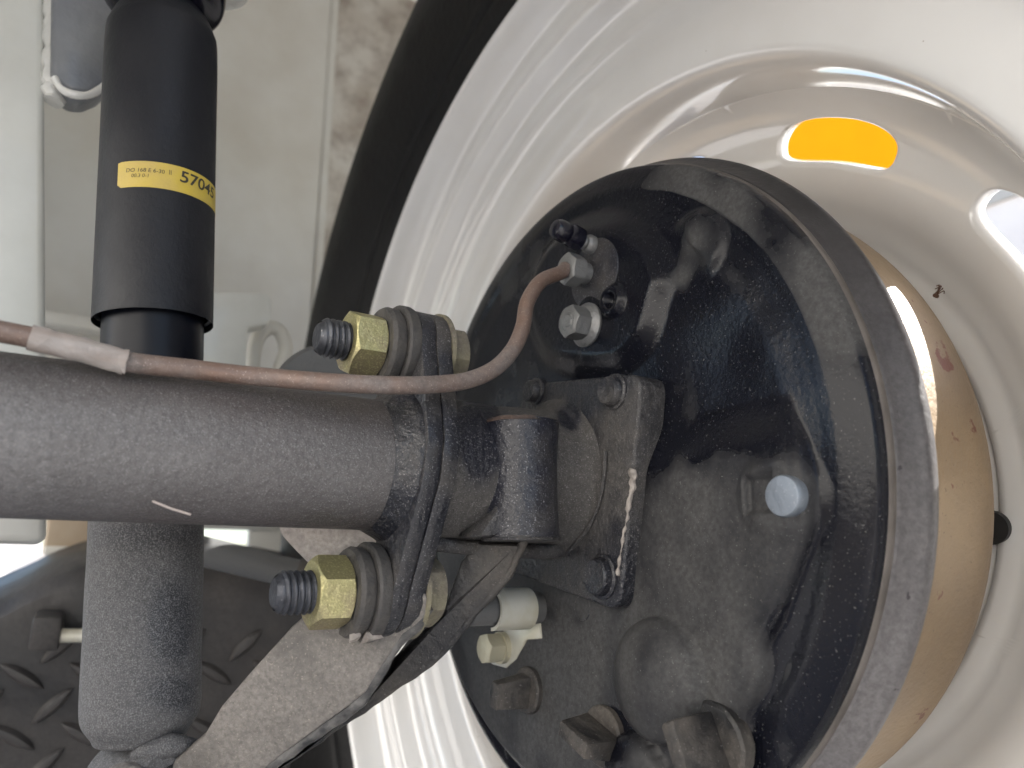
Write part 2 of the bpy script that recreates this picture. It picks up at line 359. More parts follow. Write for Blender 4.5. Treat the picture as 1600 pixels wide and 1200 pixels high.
# shock mount: rounded plate on the post, with the white collar over the shock
t = thing('shock_mount', 'white bracket with its shade painted blue grey, rounded white lower edge, from post to top of shock', 'bracket', (-1.5, .9, 1.5))
pl = [(82, -60), (80, 105), (90, 128), (112, 142), (135, 144), (158, 134), (176, 118), (190, 90), (200, -60)]
g = Geo(); prism(g, [at(x, y, 1, .82) for x, y in pl], (0, .16, 0)); link('bracket_plate', g, 'mount', t, bevel=.018, seg=3)
g = Geo(); tube(g, smooth_path([at(x, y, 1, .805) for x, y in [(84, 122), (94, 137), (112, 147), (136, 149), (158, 139), (172, 122)]], 6), .013, 10); link('weld_edge', g, 'weld', t, noise_amt=.008, noise_scale=16)
ctop = at(285, -50, 1, .50)
g = Geo(); lathe(g, [(-.03, .0), (-.035, .19), (-.02, .215), (.02, .215), (.05, .19), (.05, 0)], 48, ctop, (0.05, -.25, 1)); link('white_collar', g, 'weld', t)

# small stepped bracket and hose behind
t = thing('stepped_bracket', 'small white stepped bracket right of the shock above the axle', 'bracket', at(360, 580, 1, 1.5))
pl = [(300, 455), (418, 457), (425, 464), (424, 500), (418, 508), (388, 512), (384, 600), (300, 600)]
g = Geo(); prism(g, [at(x, y, 1, 1.5) for x, y in pl], (0, .12, 0)); link('bracket_plate', g, 'chassis', t, bevel=.02)
o = tag(link('bent_hose', tube(Geo(), smooth_path([at(x, y, 1, 1.7) for x, y in [(396, 640), (394, 575), (402, 530), (420, 512), (438, 520), (446, 548), (436, 580), (425, 640)]], 6), .035, 14), 'panel'),
        'cream bent hose looped beside the small stepped bracket', 'hose')
# grey rounded seat behind the top bolt
c = at(515, 625, 1, .62)
t = thing('spring_seat', 'smooth grey rounded plate behind the upper flange nut', 'plate', c)
g = Geo(); lathe(g, [(0, 0), (0, .185), (.012, .2), (.1, .2), (.112, .185), (.112, 0)], 64, c, (.25, 1, .05)); link('seat_disc', g, 'grey', t)
# grey rod
a = at(250, 845, 1, 1.3); b = at(462, 897, 1, 1.15)
t = thing('tie_rod', 'dull grey round rod sloping down to the lower flange bolt', 'rod', b)
g = Geo(); tube(g, [a, a.lerp(b, .5), b], .056, 28); link('rod_bar', g, 'rodgrey', t)
g = Geo(); lathe(g, [(0, 0), (0, .058), (.01, .064), (.04, .064), (.04, 0)], 32, b, b-a); link('rod_collar', g, 'arm_dark', t)

# ------------------------------------------------------------------ black tread-plate mudguard in the background
t = thing('tread_plate_guard', 'black mudguard with raised diamond tread bars behind the lower shock', 'mudguard', (-1.1, 2.3, -.9))
p0 = Vector((-1.1, 2.25, -.6)); nrm = Vector((-.15, -1, -.22)).normalized()
tl = at_plane(-260, 985, p0, nrm)
row = [(-300, 1075), (-120, 1010), (0, 958), (60, 928), (140, 902), (230, 898), (330, 903), (450, 918), (515, 940)]
g = Geo(); v = []; f = []
topline = smooth_path([at_plane(x, y+26, p0, nrm) for x, y in row], 4); nt_ = len(topline)
dn = nrm.cross(X).cross(nrm); dn = (Vector((0, 0, -1))-nrm*Vector((0, 0, -1)).dot(nrm)).normalized()
secs = [(0, 1.9), (0, .9), (0, .35), (0, .02), (-.012, -.03), (-.05, -.065), (-.12, -.085), (-.35, -.10), (-.7, -.10)]
for (b_, d_) in secs:
    for p in topline: v.append(p+nrm*(b_-.036)+dn*d_)
for i in range(len(secs)-1):
    for j in range(nt_-1): f.append((i*nt_+j, i*nt_+j+1, (i+1)*nt_+j+1, (i+1)*nt_+j))
g.add(v, f); o = link('guard_sheet', g, 'tread', t)
sm = o.modifiers.new('thickness', 'SOLIDIFY'); sm.thickness = .03*S; sm.offset = -1
# bars: lens-shaped lugs
def lens(L, W, H):
    g = Geo(); v = []; f = []; n = 10; k = 5
    for i in range(n+1):
        s = -1+2*i/n; w = W*max(0, 1-s*s)**.8
        for j in range(k):
            q = -1+2*j/(k-1); v.append((s*L, q*w, H*(1-q*q)**.6*max(0, 1-s*s)**.35))
    for i in range(n):
        for j in range(k-1): f.append((i*k+j, (i+1)*k+j, (i+1)*k+j+1, i*k+j+1))
    return g.add(v, f)
e1 = (X-nrm*X.dot(nrm)).normalized(); e2 = nrm.cross(e1)
bar_me = None; sp = .265
for i in range(-5, 10):
    for j in range(-6, 9):
        c = p0+e1*(i*sp*.5+(-.12))+e2*(j*sp*.5)
        if (i+j) % 2: continue
        q = Vector(CAM); dvec = c-q; zz = dvec.dot(Vector(_fw)); px = 800+F_PX*dvec.dot(Vector(_rt))/zz; py = 600-F_PX*dvec.dot(Vector(_up))/zz
        ytop = np.interp(px, [r[0] for r in row], [r[1] for r in row])
        if px < -80 or px > 500 or py < ytop+62 or py > 1290: continue
        ang = R_(48) if i % 2 == 0 else R_(-32)
        if bar_me is None:
            o = link('tread_bar', lens(.108, .030, .026), 'tread_bar', None); bar_me = o.data
        else:
            o = bpy.data.objects.new('tread_bar', bar_me); COL.objects.link(o)
        m3 = Matrix((e1*math.cos(ang)+e2*math.sin(ang), e2*math.cos(ang)-e1*math.sin(ang), nrm)).transposed()
        o.parent = t; o.location = c-Vector(t.location)+nrm*.001; o.rotation_euler = m3.to_euler()
# clip bracket with bolt
c = at_plane(74, 985, p0+nrm*.07, nrm)
k = thing('guard_clip', 'small black clip block with silver bolt on top of the tread mudguard', 'clip', c)
g = Geo(); rm = Matrix((e1, -nrm, e2)).transposed(); box(g, c, (.115, .14, .15), rm); link('clip_block', g, 'tread', k, bevel=.018)
g = Geo(); cc = at_plane(94, 993, p0+nrm*.09, nrm); lathe(g, [(0, 0), (0, .03), (.18, .03), (.18, 0)], 24, cc, e1); link('clip_bolt', g, 'clamp', k)

# ------------------------------------------------------------------ seen through the wheel holes: an orange panel and a white wall
t = thing('orange_panel', 'amber orange panel showing through the upper wheel hole', 'panel', (9.2, 5.4, GZ))
g = Geo(); box(g, (9.2, 5.3, 3.2), (.3, 4.0, 12.8)); link('panel_sheet', g, 'orange', t, bevel=.03)
t = thing('white_wall', 'white wall with grey band showing through the right hand wheel hole', 'wall', (9.2, 1.3, GZ))
g = Geo(); box(g, (9.2, .9, 3.2), (.3, 4.7, 12.8)); link('wall_sheet', g, 'wall', t)
p = at(1560, 308, 0, 9.0); g = Geo(); box(g, (9.02, .9, p.z+.05), (.06, 4.7, .22)); link('wall_band', g, 'wall_band', t)

t = thing('bounce_wall', 'unseen long cream wall added beyond the trailer to bounce sunlight', 'wall', (-15, -8, GZ))  # unseen, added as a sunlit bounce surface for the lower wheel
g = Geo(); box(g, (-15, -8, 5.0), (.4, 30, 10.0)); link('wall_face', g, 'cream', t)
g = Geo(); box(g, (-14.98, -8, -1.6), (.46, 30, 3.2)); link('wall_bounce_stop', g, 'bounce_stop', t)  # dark base added to hold back low bounce light
t = thing('bright_strip_wall', 'white wall added as the blown bright strip of ground far behind on the left, under the chassis post', 'wall', (-1, 32, GZ))  # added white surface stands in for blown-out sunlit ground
g = Geo(); box(g, (-3, 32, -1.35), (14, .6, 3.7)); link('wall_face', g, 'wall', t)
g = Geo(); box(g, (-3, 31.9, .58), (14, 1.0, .25)); link('coping', g, 'wall', t)

# ------------------------------------------------------------------ road wheel
wheel = thing('road_wheel', 'glossy white steel wheel with oval holes and black tyre behind the brake', 'wheel', (.5, 0, GZ))
g = Geo()
rimp = [(.03, 2.045), (-.02, 2.04), (-.04, 2.02), (-.03, 1.995), (.03, 1.968), (.075, 1.935), (.095, 1.90), (.100, 1.86), (.100, 1.835), (.108, 1.815), (.14, 1.79), (.168, 1.765),
        (.180, 1.735), (.182, 1.70), (.181, 1.675), (.184, 1.655), (.196, 1.63), (.206, 1.59), (.206, 1.55), (.204, 1.50), (.206, 1.45), (.215, 1.405), (.25, 1.382), (.30, 1.373), (.38, 1.37), (.46, 1.368),
        (.58, 1.375), (.62, 1.45), (.65, 1.6), (.68, 1.74), (.80, 1.80), (.86, 1.9), (.9, 1.99), (.9, 2.03), (.84, 2.0), (.77, 1.87), (.66, 1.82), (.6, 1.7), (.55, 1.46), (.4, 1.42), (.26, 1.44), (.25, 1.6), (.2, 1.83), (.1, 1.95)]
# rounder rim profile
def densify(pr, per=3):
    q = smooth_path([Vector((x, r, 0)) for x, r in pr], per); return [(p.x, p.y) for p in q]
lathe(g, densify(rimp[:25], 4)+rimp[25:], 220, closed=True); link('rim', g, 'white', wheel, sharp=60)
# disc with ten rounded holes, built sector by sector
dprof = [(1.371, .43), (1.345, .475), (1.31, .515), (1.27, .54), (1.22, .555), (1.17, .57), (1.12, .595), (1.07, .63), (1.02, .67), (.96, .70), (.9, .71), (.3, .71)]
dprof = densify(dprof, 6); dr = [p[0] for p in dprof][::-1]; dx = [p[1] for p in dprof][::-1]
def dpt(th, r): return (float(np.interp(r, dr, dx)), -r*math.cos(th), r*math.sin(th))
g = Geo(); NH = 10; half = math.pi/NH
for s in range(NH):
    c = R_(60+36*s); hr = 1.235; ha = R_(10.9); hh = .066; corner = .062
    def hole(k, n=144):
        q = 2*math.pi*k/n; e = .55
        cx = math.copysign(abs(math.cos(q))**.62, math.cos(q)); sy = math.copysign(abs(math.sin(q))**.72, math.sin(q))
        return cx*ha, hr+sy*hh-.012*cx*cx
    def outer(k, n=144):
        q = 2*math.pi*k/n; cx, sy = math.cos(q), math.sin(q); m = max(abs(cx), abs(sy)); return cx/m*half, (1.371-.88)/2*sy/m+(1.371+.88)/2
    n = 144; K = 16; v = []; f = []
    for r_ in range(K+1):
        w = (r_/K)**1.0
        for k in range(n):
            a0, r0 = hole(k); a1, r1 = outer(k); v.append(dpt(c+a0+(a1-a0)*w, r0+(r1-r0)*w))
    for r_ in range(K):
        for k in range(n):
            k2 = (k+1) % n; f.append((r_*n+k, r_*n+k2, (r_+1)*n+k2, (r_+1)*n+k))
    g.add(v, f)
rs = [.90, .86, .3]
nn = 160; v = [Vector(dpt(2*math.pi*j/nn, r))+Vector((.012, 0, 0)) for r in rs for j in range(nn)]
f = [(i*nn+j, i*nn+(j+1) % nn, (i+1)*nn+(j+1) % nn, (i+1)*nn+j) for i in range(len(rs)-1) for j in range(nn)]
g.add(v, f)
o = link('wheel_disc', g, 'white', wheel, sharp=80)
sm = o.modifiers.new('thickness', 'SOLIDIFY'); sm.thickness = .05*S; sm.offset = 1
bm_ = o.data
# make sure the solidified side is the outboard one
nx = sum(p.normal.x*p.area for p in bm_.polygons)
sm.offset = 1 if nx > 0 else -1
g = Geo(); c = at(1546, 825, 0, .66); lathe(g, [(0, 0), (-.002, .03), (-.004, .044), (.05, .044), (.05, 0)], 32, c, (1, .25, .1)); link('dark_hole_cap', g, 'hole', wheel)  # black cap painted in for the dark inside of a disc hole
g = Geo()
tp_ = [(.10, 1.93), (.03, 2.0), (-.01, 2.05), (-.05, 2.12), (-.055, 2.16), (-.075, 2.19), (-.12, 2.36), (-.14, 2.5), (-.135, 2.62), (-.128, 2.64), (-.125, 2.67), (-.09, 2.82), (-.03, 2.95), (.06, 3.05), (.16, 3.095), (.4, 3.12), (.6, 3.125), (.75, 3.10), (.86, 3.04), (.96, 2.9), (1.02, 2.6), (1.0, 2.3), (.92, 2.05), (.82, 1.95), (.5, 1.9)]
lathe(g, densify(tp_, 3), 160, closed=True); ty = link('tyre', g, 'tyre', wheel, sharp=60)

# ------------------------------------------------------------------ brake drum
drum = thing('brake_drum', 'tan rust spotted brake drum with grey lip between backing plate and wheel', 'brake drum', (.3, 0, -1))
g = Geo(); lathe(g, densify([(.15, .93), (.045, .94), (.012, .955), (.012, 1.0), (.03, 1.012), (.055, 1.028), (.075, 1.043), (.10, 1.043), (.125, 1.03), (.14, 1.0), (.16, .985)], 3), 200); lipo = link('drum_lip', g, 'lip', drum, sharp=60)
la = lipo.data.attributes.new('dust', 'FLOAT', 'POINT')  # light and shade of the lip painted by angle: dark above, pale below
la.data.foreach_set('value', [float(np.interp(math.degrees(math.atan2(v_.co.z-1+0.0, -v_.co.y)), [-70, -30, 5, 40, 90], [.85, .75, .5, .28, .22])) if -90 < math.degrees(math.atan2(v_.co.z-1, -v_.co.y)) < 90 else .4 for v_ in lipo.data.vertices])
g = Geo(); lathe(g, densify([(.13, 1.008), (.17, 1.0), (.19, .990), (.30, .988), (.42, .985), (.50, .965), (.56, .93), (.62, .87), (.67, .8), (.69, .7), (.69, .1)], 3), 200); link('drum_shell', g, 'drum', drum, sharp=60)
# dried spider on the drum edge
g = Geo(); c = at(1462, 462, 1, -.83)
for k in range(7):
    a = R_(20+26*k); q = Vector((math.cos(a)*.8, -.25, math.sin(a)))
    tube(g, smooth_path([c, c+q*.018+Vector((0, -.012, .006)), c+q*.032+Vector((0, -.004, -.004))], 4), .0014, 5)
tube(g, smooth_path([c-X*.006, c, c+X*.008], 3), .006, 8)
tag(link('dried_spider', g, 'spider'), 'tiny dried brown spider where drum meets white wheel', 'spider')

# ------------------------------------------------------------------ backing plate (pressed sheet as a height field over the disc)
plate = thing('backing_plate', 'glossy black pressed brake backing plate, wiped above and dusty below', 'backing plate', (0, 0, -1))
def uv(px, py, x=-.075):
    q = at(px, py, 0, x); return np.array([-q.y, q.z])
NR, NA = 230, 540
rr = np.concatenate([np.linspace(.12, .88, 160), np.linspace(.884, 1.0, 70)]); th = np.linspace(0, 2*math.pi, NA, endpoint=False)
RR, TH = np.meshgrid(rr, th, indexing='ij'); Ug = RR*np.cos(TH); Vg = RR*np.sin(TH)
def sstep(x): x = np.clip(x, 0, 1); return x*x*(3-2*x)
def sdf_poly(pts):
    pts = np.asarray(pts, float); n = len(pts); d = np.full(Ug.shape, 1e9); inside = np.zeros(Ug.shape, bool)
    for i in range(n):
        a = pts[i]; b = pts[(i+1) % n]; e = b-a; wx = Ug-a[0]; wy = Vg-a[1]
        tt = np.clip((wx*e[0]+wy*e[1])/(e@e+1e-12), 0, 1); d = np.minimum(d, np.hypot(wx-e[0]*tt, wy-e[1]*tt))
        c = ((a[1] > Vg) != (b[1] > Vg)) & (Ug < (b[0]-a[0])*(Vg-a[1])/(b[1]-a[1]+1e-12)+a[0]); inside ^= c
    return np.where(inside, d, -d)
def cdist(px, py, x=-.075): q = uv(px, py, x); return np.hypot(Ug-q[0], Vg-q[1])
def vnoise(scale, seed, ux=1.0, vx=1.0):
    r2 = np.random.default_rng(seed); G = r2.random((64, 64)); x = (Ug+2)*scale*ux % 63; y = (Vg+2)*scale*vx % 63
    i = x.astype(int); j = y.astype(int); fx = sstep(x-i); fy = sstep(y-j); i2 = (i+1) % 64; j2 = (j+1) % 64
    return (G[i, j]*(1-fx)+G[i2, j]*fx)*(1-fy)+(G[i, j2]*(1-fx)+G[i2, j2]*fx)*fy
def closed_smooth(pts, per=6):
    pts = [Vector((p[0], p[1], 0)) for p in pts]; n = len(pts); out = []
    for i in range(n):
        a, b, c, e = pts[i-1], pts[i], pts[(i+1) % n], pts[(i+2) % n]
        for k in range(per):
            t = k/per; q = .5*((2*b)+(c-a)*t+(2*a-5*b+4*c-e)*t*t+(3*b-a-3*c+e)*t**3); out.append((q.x, q.y))
    return out
_rk = [0, .80, .85, .88, .90, .915, .93, .96, .98, .99, .996, 1.0]; _hk = [.060, .058, .053, .0515, .0535, .0545, .0525, .046, .040, .034, .024, .008]
_rf = np.linspace(0, 1, 1201); _hf = np.interp(_rf, _rk, _hk); _ker = np.hanning(31); _ker /= _ker.sum()
_hs = np.convolve(np.pad(_hf, 15, 'edge'), _ker, 'valid'); _hs = np.where(_rf > .985, _hf, _hs)
H = np.interp(RR, _rf, _hs)
sd = sdf_poly(closed_smooth([uv(*p) for p in [(1205, 560), (1243, 655), (1262, 700), (1275, 760), (1272, 830), (1255, 880), (1240, 920), (1222, 970), (1200, 1010), (1196, 1060), (1170, 1120), (1110, 1230), (760, 1240), (690, 1100), (700, 800), (850, 560), (1080, 500)]]))
edge_fade = sstep((.93-RR)/.06)
pf = sstep((.13-Vg)/.16); H += edge_fade*pf*(.034*sstep(sd/.016)+.012*sstep((sd-.030)/.009))
sb = sdf_poly(closed_smooth([uv(*p, -.09) for p in [(1036, 425), (1026, 470), (1012, 520), (985, 557), (950, 578), (880, 575), (835, 545), (815, 470), (835, 400), (880, 350), (950, 335), (1010, 370)]]))
H += .030*sstep((sb+.035)/.095)
dc = cdist(1078, 385); q = uv(1078, 385); ang = np.arctan2(Vg-q[1], Ug-q[0])
H += .016*sstep((.118-dc)/.03)*sstep((np.cos(ang-R_(32))+.35)/.9)
dl = cdist(1036, 1062, -.1); H += .080*np.sqrt(np.clip(1-(dl/.150)**2, 0, 1))**.8
dl2 = cdist(1000, 1215, -.1); H += .055*np.sqrt(np.clip(1-(dl2/.11)**2, 0, 1))**.8
dp = cdist(1215, 775, -.1); H += .012*sstep((.115-dp)/.05)
q = uv(1190, 772, -.1); H -= .022*sstep((.046-np.maximum(np.abs(Ug-q[0]), np.abs(Vg-q[1])))/.012)
H += .02*sstep((.06-cdist(955, 470, -.1))/.02)-.03*sstep((.026-cdist(955, 470, -.1))/.01)
H -= .012*np.exp(-((cdist(1135, 560))/.16)**2)
H += (.013*(vnoise(3, 3)-.5)+.004*(vnoise(8, 5)-.5))*edge_fade
# dust: wiped in finger strokes in the upper half, lying thick below and on the outer band
n1 = vnoise(4.2, 11, 1.7, .75); n2 = vnoise(9, 12, 1.6, .6); n3 = vnoise(20, 13)
D = .27+.25*sstep((.06-Vg)/.18)+.30*(n1-.5)+.20*(n2-.5)+.07*(n3-.5)
D -= .30*sstep((RR-.885)/.02)*sstep((.2-Vg)/.2)
D += .30*sstep((RR-.905)/.012)*sstep((Vg-.12)/.12)*sstep((Ug-.25)/.25)*(.45+.9*n1)-.10*sstep((RR-.982)/.01)
D -= .34*np.exp(-((sd+.014)/.018)**2)*pf*sstep((.12-Vg)/.08)
for (px, py, s_, k_) in [(1190, 600, .13, .6), (1100, 690, .05, .4), (1120, 545, .12, .25), (1020, 300, .2, .2), (1235, 1000, .05, .3), (915, 970, .035, .22), (875, 960, .03, .2)]:
    D -= k_*np.exp(-(cdist(px, py)/s_)**2*1.2)
for (px, py, s_, k_) in [(1075, 380, .06, .25), (1010, 300, .05, .15), (1060, 430, .04, .3), (890, 1000, .15, .25), (800, 1050, .2, .15), (1270, 410, .06, .35), (1000, 530, .02, .15)]:
    D += k_*np.exp(-(cdist(px, py)/s_)**2*1.2)
verts = np.stack([-H, -Ug, Vg], -1).reshape(-1, 3)
faces = []
for i in range(len(rr)-1):
    for j in range(NA):
        j2 = (j+1) % NA; faces.append((i*NA+j, i*NA+j2, (i+1)*NA+j2, (i+1)*NA+j))
me = bpy.data.meshes.new('pressed_disc'); me.from_pydata(verts.tolist(), [], faces)
at_ = me.attributes.new('dust', 'FLOAT', 'POINT'); at_.data.foreach_set('value', np.clip(D, 0, 1).reshape(-1).astype(np.float32))
me.polygons.foreach_set('use_smooth', [True]*len(me.polygons)); me.materials.append(M['plate'])
me.transform(Matrix.Translation((0, 0, 1)))
o = bpy.data.objects.new('pressed_disc', me); COL.objects.link(o); o.parent = plate
g = Geo(); lathe(g, [(-.010, .9985), (-.004, 1.003), (.018, 1.004), (.024, 1.0), (.024, .96)], 240); link('rolled_edge', g, 'plate_edge', plate, sharp=60)

def hgt(px, py, x=-.1):
    q = uv(px, py, x); k = np.argmin((Ug-q[0])**2+(Vg-q[1])**2); return float(H.flat[k])
def on_plate(px, py, guess=.1):
    for _ in range(4): guess = hgt(px, py, -guess)
    return at(px, py, 0, -guess)
# shoe pin
p = on_plate(1226, 775); p = Vector((p.x, p.y, p.z))
g = Geo(); lathe(g, [(.02, 0.0), (.02, .046), (-.006, .046), (-.011, .043), (-.012, .037), (-.012, 0)], 40, p, X); link('shoe_pin', g, 'pin', plate)
# wheel cylinder boss, bleed screw, hexagon union, flange bolt
p = on_plate(928, 428)
g = Geo(); lathe(g, [(.03, .125), (-.012, .12), (-.022, .112), (-.022, .0)], 48, p+Vector((.02, 0, .0)), X); link('cylinder_boss', g, 'boss', plate)
p = on_plate(917, 428); un_end = at(900, 423, 1, p.y)
g = Geo(); hexa(g, Vector((p.x-.085, p.y, p.z)), X, .052, .046, hole=.02, rot=.3); lathe(g, [(-.04, .034), (.03, .034)], 24, p, X); link('pipe_union', g, 'galv', plate)
UN = Vector((p.x-.085, p.y, p.z))
p = on_plate(926, 384)
dd = Vector((-1, -.05, .12)).normalized()
g = Geo(); thread(g, p+dd*.075, -dd, .075, .024, .016, 24); lathe(g, [(-.02, .03), (.0, .03), (.01, .024)], 24, p+dd*.02, dd); link('bleed_screw', g, 'galv', plate)
g = Geo(); lathe(g, [(0, .028), (.0, .036), (.03, .037), (.05, .033), (.055, .024), (.06, .034), (.085, .033), (.1, .026), (.105, .012), (.105, 0)], 28, p+dd*.055, dd); link('bleed_cap', g, 'blackplastic', plate)
p = on_plate(917, 508)
g = Geo(); lathe(g, [(.03, .068), (-.006, .07), (-.016, .062), (-.022, .05)], 40, p, X); hexa(g, p+Vector((-.075, 0, 0)), X, .07, .046, rot=.1); lathe(g, [(-.077, .0), (-.077, .018), (-.07, .026), (-.076, .03)], 24, p, X); link('flange_bolt', g, 'galv', plate)
# rubber plugs
def plug(px, py, r, tips, back, taper=.6):
    p = on_plate(px, py); g = Geo()
    lathe(g, [(.03, r*.9), (-.0, r), (-.014, r), (-.02, r*.93), (-.022, 0)], 40, p, X, wob=.03)
    a, b = [at(x, y, 0, p.x-back) for x, y in tips]; c0 = Vector((p.x-.01, p.y, p.z))
    ed = (b-a).normalized(); nr_ = X.cross(ed).normalized(); L = (b-a).length; cm = (a+b)/2
    hw = .021
    base = [c0-ed*(L*.62)+nr_*r*.42, c0+ed*(L*.62)+nr_*r*.42, c0+ed*(L*.62)-nr_*r*.42, c0-ed*(L*.62)-nr_*r*.42]
    tip = [a+nr_*hw, b+nr_*hw, b-nr_*hw, a-nr_*hw]
    g2 = Geo(); v = base+tip; g2.add(v, [(0, 1, 2, 3), (7, 6, 5, 4), (0, 4, 5, 1), (1, 5, 6, 2), (2, 6, 7, 3), (3, 7, 4, 0)])
    o = link('rubber_plug', g, 'rubber', plate); link('grip', g2, 'rubber', o, bevel=.009, seg=2)
plug(946, 1150, .078, [(872, 1136), (915, 1176)], .15)
plug(1118, 1165, .098, [(1040, 1128), (1066, 1215)], .15)
plug(828, 1078, .068, [(772, 1066), (768, 1108)], .13)
# hand-brake cable and its clamp
pc = at(842, 950, 0, -.10)
t = thing('handbrake_cable', 'grey handbrake cable entering the backing plate under the pale clamp', 'cable', pc)
g = Geo(); tube(g, smooth_path([pc+Vector((.1, 0, 0)), pc+Vector((-.1, .0, 0)), pc+Vector((-.24, .02, 0)), pc+Vector((-.36, .10, .0)), pc+Vector((-.42, .30, .02)), pc+Vector((-.40, .6, .02))], 8), .047, 20); link('cable_sheath', g, 'grey', t)
t = thing('cable_clamp', 'pale zinc saddle clamp with hex bolt below the stub axle', 'clamp', pc)
g = Geo(); v = []; f = []
n = 22; xs_ = [-.175, -.045]; r0, r1 = .052, .062
for xx in xs_:
    for rad in (r0, r1):
        for k_ in range(n+1):
            a = R_(100+180*k_/n+10); v.append(pc+Vector((xx, 0, 0))+Vector((0, math.cos(a)*rad*-1, math.sin(a)*rad*1)) if False else pc+Vector((xx, -rad*math.sin(R_(180*k_/n)), rad*math.cos(R_(180*k_/n)))))
m_ = n+1
for k_ in range(n):
    f += [(k_, k_+1, m_+k_+1, m_+k_), (2*m_+k_, 3*m_+k_, 3*m_+k_+1, 2*m_+k_+1), (m_+k_, m_+k_+1, 3*m_+k_+1, 3*m_+k_), (k_, 2*m_+k_, 2*m_+k_+1, k_+1)]
g.add(v, f); link('clamp_saddle', g, 'clamp', t)
b0 = at(782, 1012, 0, -.12)
g = Geo(); pts = [at(x, y, 0, -.11) for x, y in [(778, 975), (842, 968), (845, 998), (822, 1000), (806, 1030), (790, 1044), (768, 1038), (756, 1018), (762, 1000), (790, 992)]]
prism(g, pts, (.014, 0, 0)); link('clamp_tab', g, 'clamp', t, bevel=.004)
g = Geo(); hexa(g, b0+Vector((-.065, 0, 0)), X, .06, .042, rot=.2); lathe(g, [(-.008, .05), (.01, .05)], 28, b0, X, caps=True); link('clamp_bolt', g, 'clampbolt', t)

# ------------------------------------------------------------------ stub axle: flange, body, boss, square plate
stub = thing('stub_axle', 'black cast stub axle with vertical boss and square mounting plate', 'stub axle', (-.4, 0, -.2))
def flange(name, x0, x1, parent, m, lug=.116, waist=.218, zc=.325):
    pts = []
    for k in range(13): a = R_(180*k/12); pts.append((math.cos(a)*lug, zc+math.sin(a)*lug))
    for k in range(7): a = R_(150-10*k*1.0+0); pass
    pts += [(-waist*.86, .13), (-waist, .05), (-waist, -.05), (-waist*.86, -.13)]
    for k in range(13): a = R_(180+180*k/12); pts.append((math.cos(a)*lug, -zc+math.sin(a)*lug))
    pts += [(waist*.86, -.13), (waist, -.05), (waist, .05), (waist*.86, .13)]
    g = Geo(); prism(g, [Vector((x0+SHEAR*z, y, z)) for y, z in pts], (x1-x0, 0, 0)); return link(name, g, m, parent, bevel=.007, seg=2, noise_amt=.0012, noise_scale=12, edge_m='edgeblack')
FX0, FXM, FX1 = -.684, -.638, -.590; SHEAR = .09
flange('stub_flange', FXM+.001, FX1, stub, 'cast')
g = Geo(); lathe(g, densify([(FX1-.02, .205), (-.50, .199), (-.40, .199), (-.30, .203), (-.24, .205), (-.20, .208), (-.172, .214), (-.158, .226), (-.150, .243), (-.14, .25)], 9), 96); o = link('stub_body', g, 'castw', stub, noise_amt=.004, noise_scale=9)
set_dust_shade(o, smudges(.56, [(752, 690, 34, 60, .5), (735, 640, 18, 30, .2), (890, 650, 16, 20, .5)]))
# vertical boss in front of the body
bc = at(813, 745, 1, -.16)
g = Geo(); lathe(g, densify([(-.165, .112), (-.155, .106), (-.05, .101), (.08, .103), (.148, .107)], 3), 48, Vector((bc.x, bc.y, bc.z)), Vector((0.0, 0, 1)))
link('boss', g, 'boss', stub, noise_amt=.0025, noise_scale=12)
g = Geo(); lathe(g, [(.140, .1085), (.150, .106), (.156, .06), (.156, .0)], 48, Vector((bc.x, bc.y, bc.z)), Z); link('boss_face', g, 'rusty', stub, noise_amt=.004, noise_scale=20)
g = Geo(); lathe(g, [(-.172, 0), (-.172, .104), (-.160, .1075)], 48, Vector((bc.x, bc.y, bc.z)), Z); link('boss_face', g, 'cast', stub, noise_amt=.003, noise_scale=20)
# fillet web left of the boss
web = [(748, 838), (775, 800), (792, 745), (795, 690), (830, 690), (840, 838)]
g = Geo(); prism(g, [at(x, y, 1, -.20) for x, y in web], (0, .12, 0)); link('boss_web', g, 'cast', stub, bevel=.012)
g = Geo(); tube(g, smooth_path([at(x, y, 0, -.157) for x, y in [(946, 705), (944, 740), (936, 785), (918, 826), (886, 866)]], 6), .0055, 8); link('highlight_bead', g, 'cast', stub, noise_amt=.003, noise_scale=30)  # raised bead added to draw the highlight arc round the flare
# lower rib line of the body
g = Geo(); tube(g, smooth_path([at(x, y, 1, -.06) for x, y in [(680, 850), (760, 858), (850, 862), (892, 856), (925, 842)]], 6), .02, 12); link('body_rib', g, 'cast', stub)
# square plate
SX = -.150
cor = [(822, 600), (1000, 583), (1018, 592), (1017, 620), (992, 930), (975, 955), (955, 958), (905, 940), (775, 885), (790, 700)]
def rounded(corners, f, n=6):
    out = []; k = len(corners)
    for i in range(k):
        a, b, c = [Vector(corners[(i+d) % k]) for d in (-1, 0, 1)]
        p = b+(a-b).normalized()*f; q = b+(c-b).normalized()*f
        for t in np.linspace(0, 1, n): out.append(p*(1-t)**2+b*2*t*(1-t)+q*t*t)
    return out
loop = rounded([at(x, y, 0, SX) for x, y in [(818, 600), (1003, 583), (968, 957), (772, 884)]], .055)
g = Geo(); prism(g, loop, (.125, -.0, .0)); link('square_plate', g, 'cast', stub, bevel=.010, seg=3)
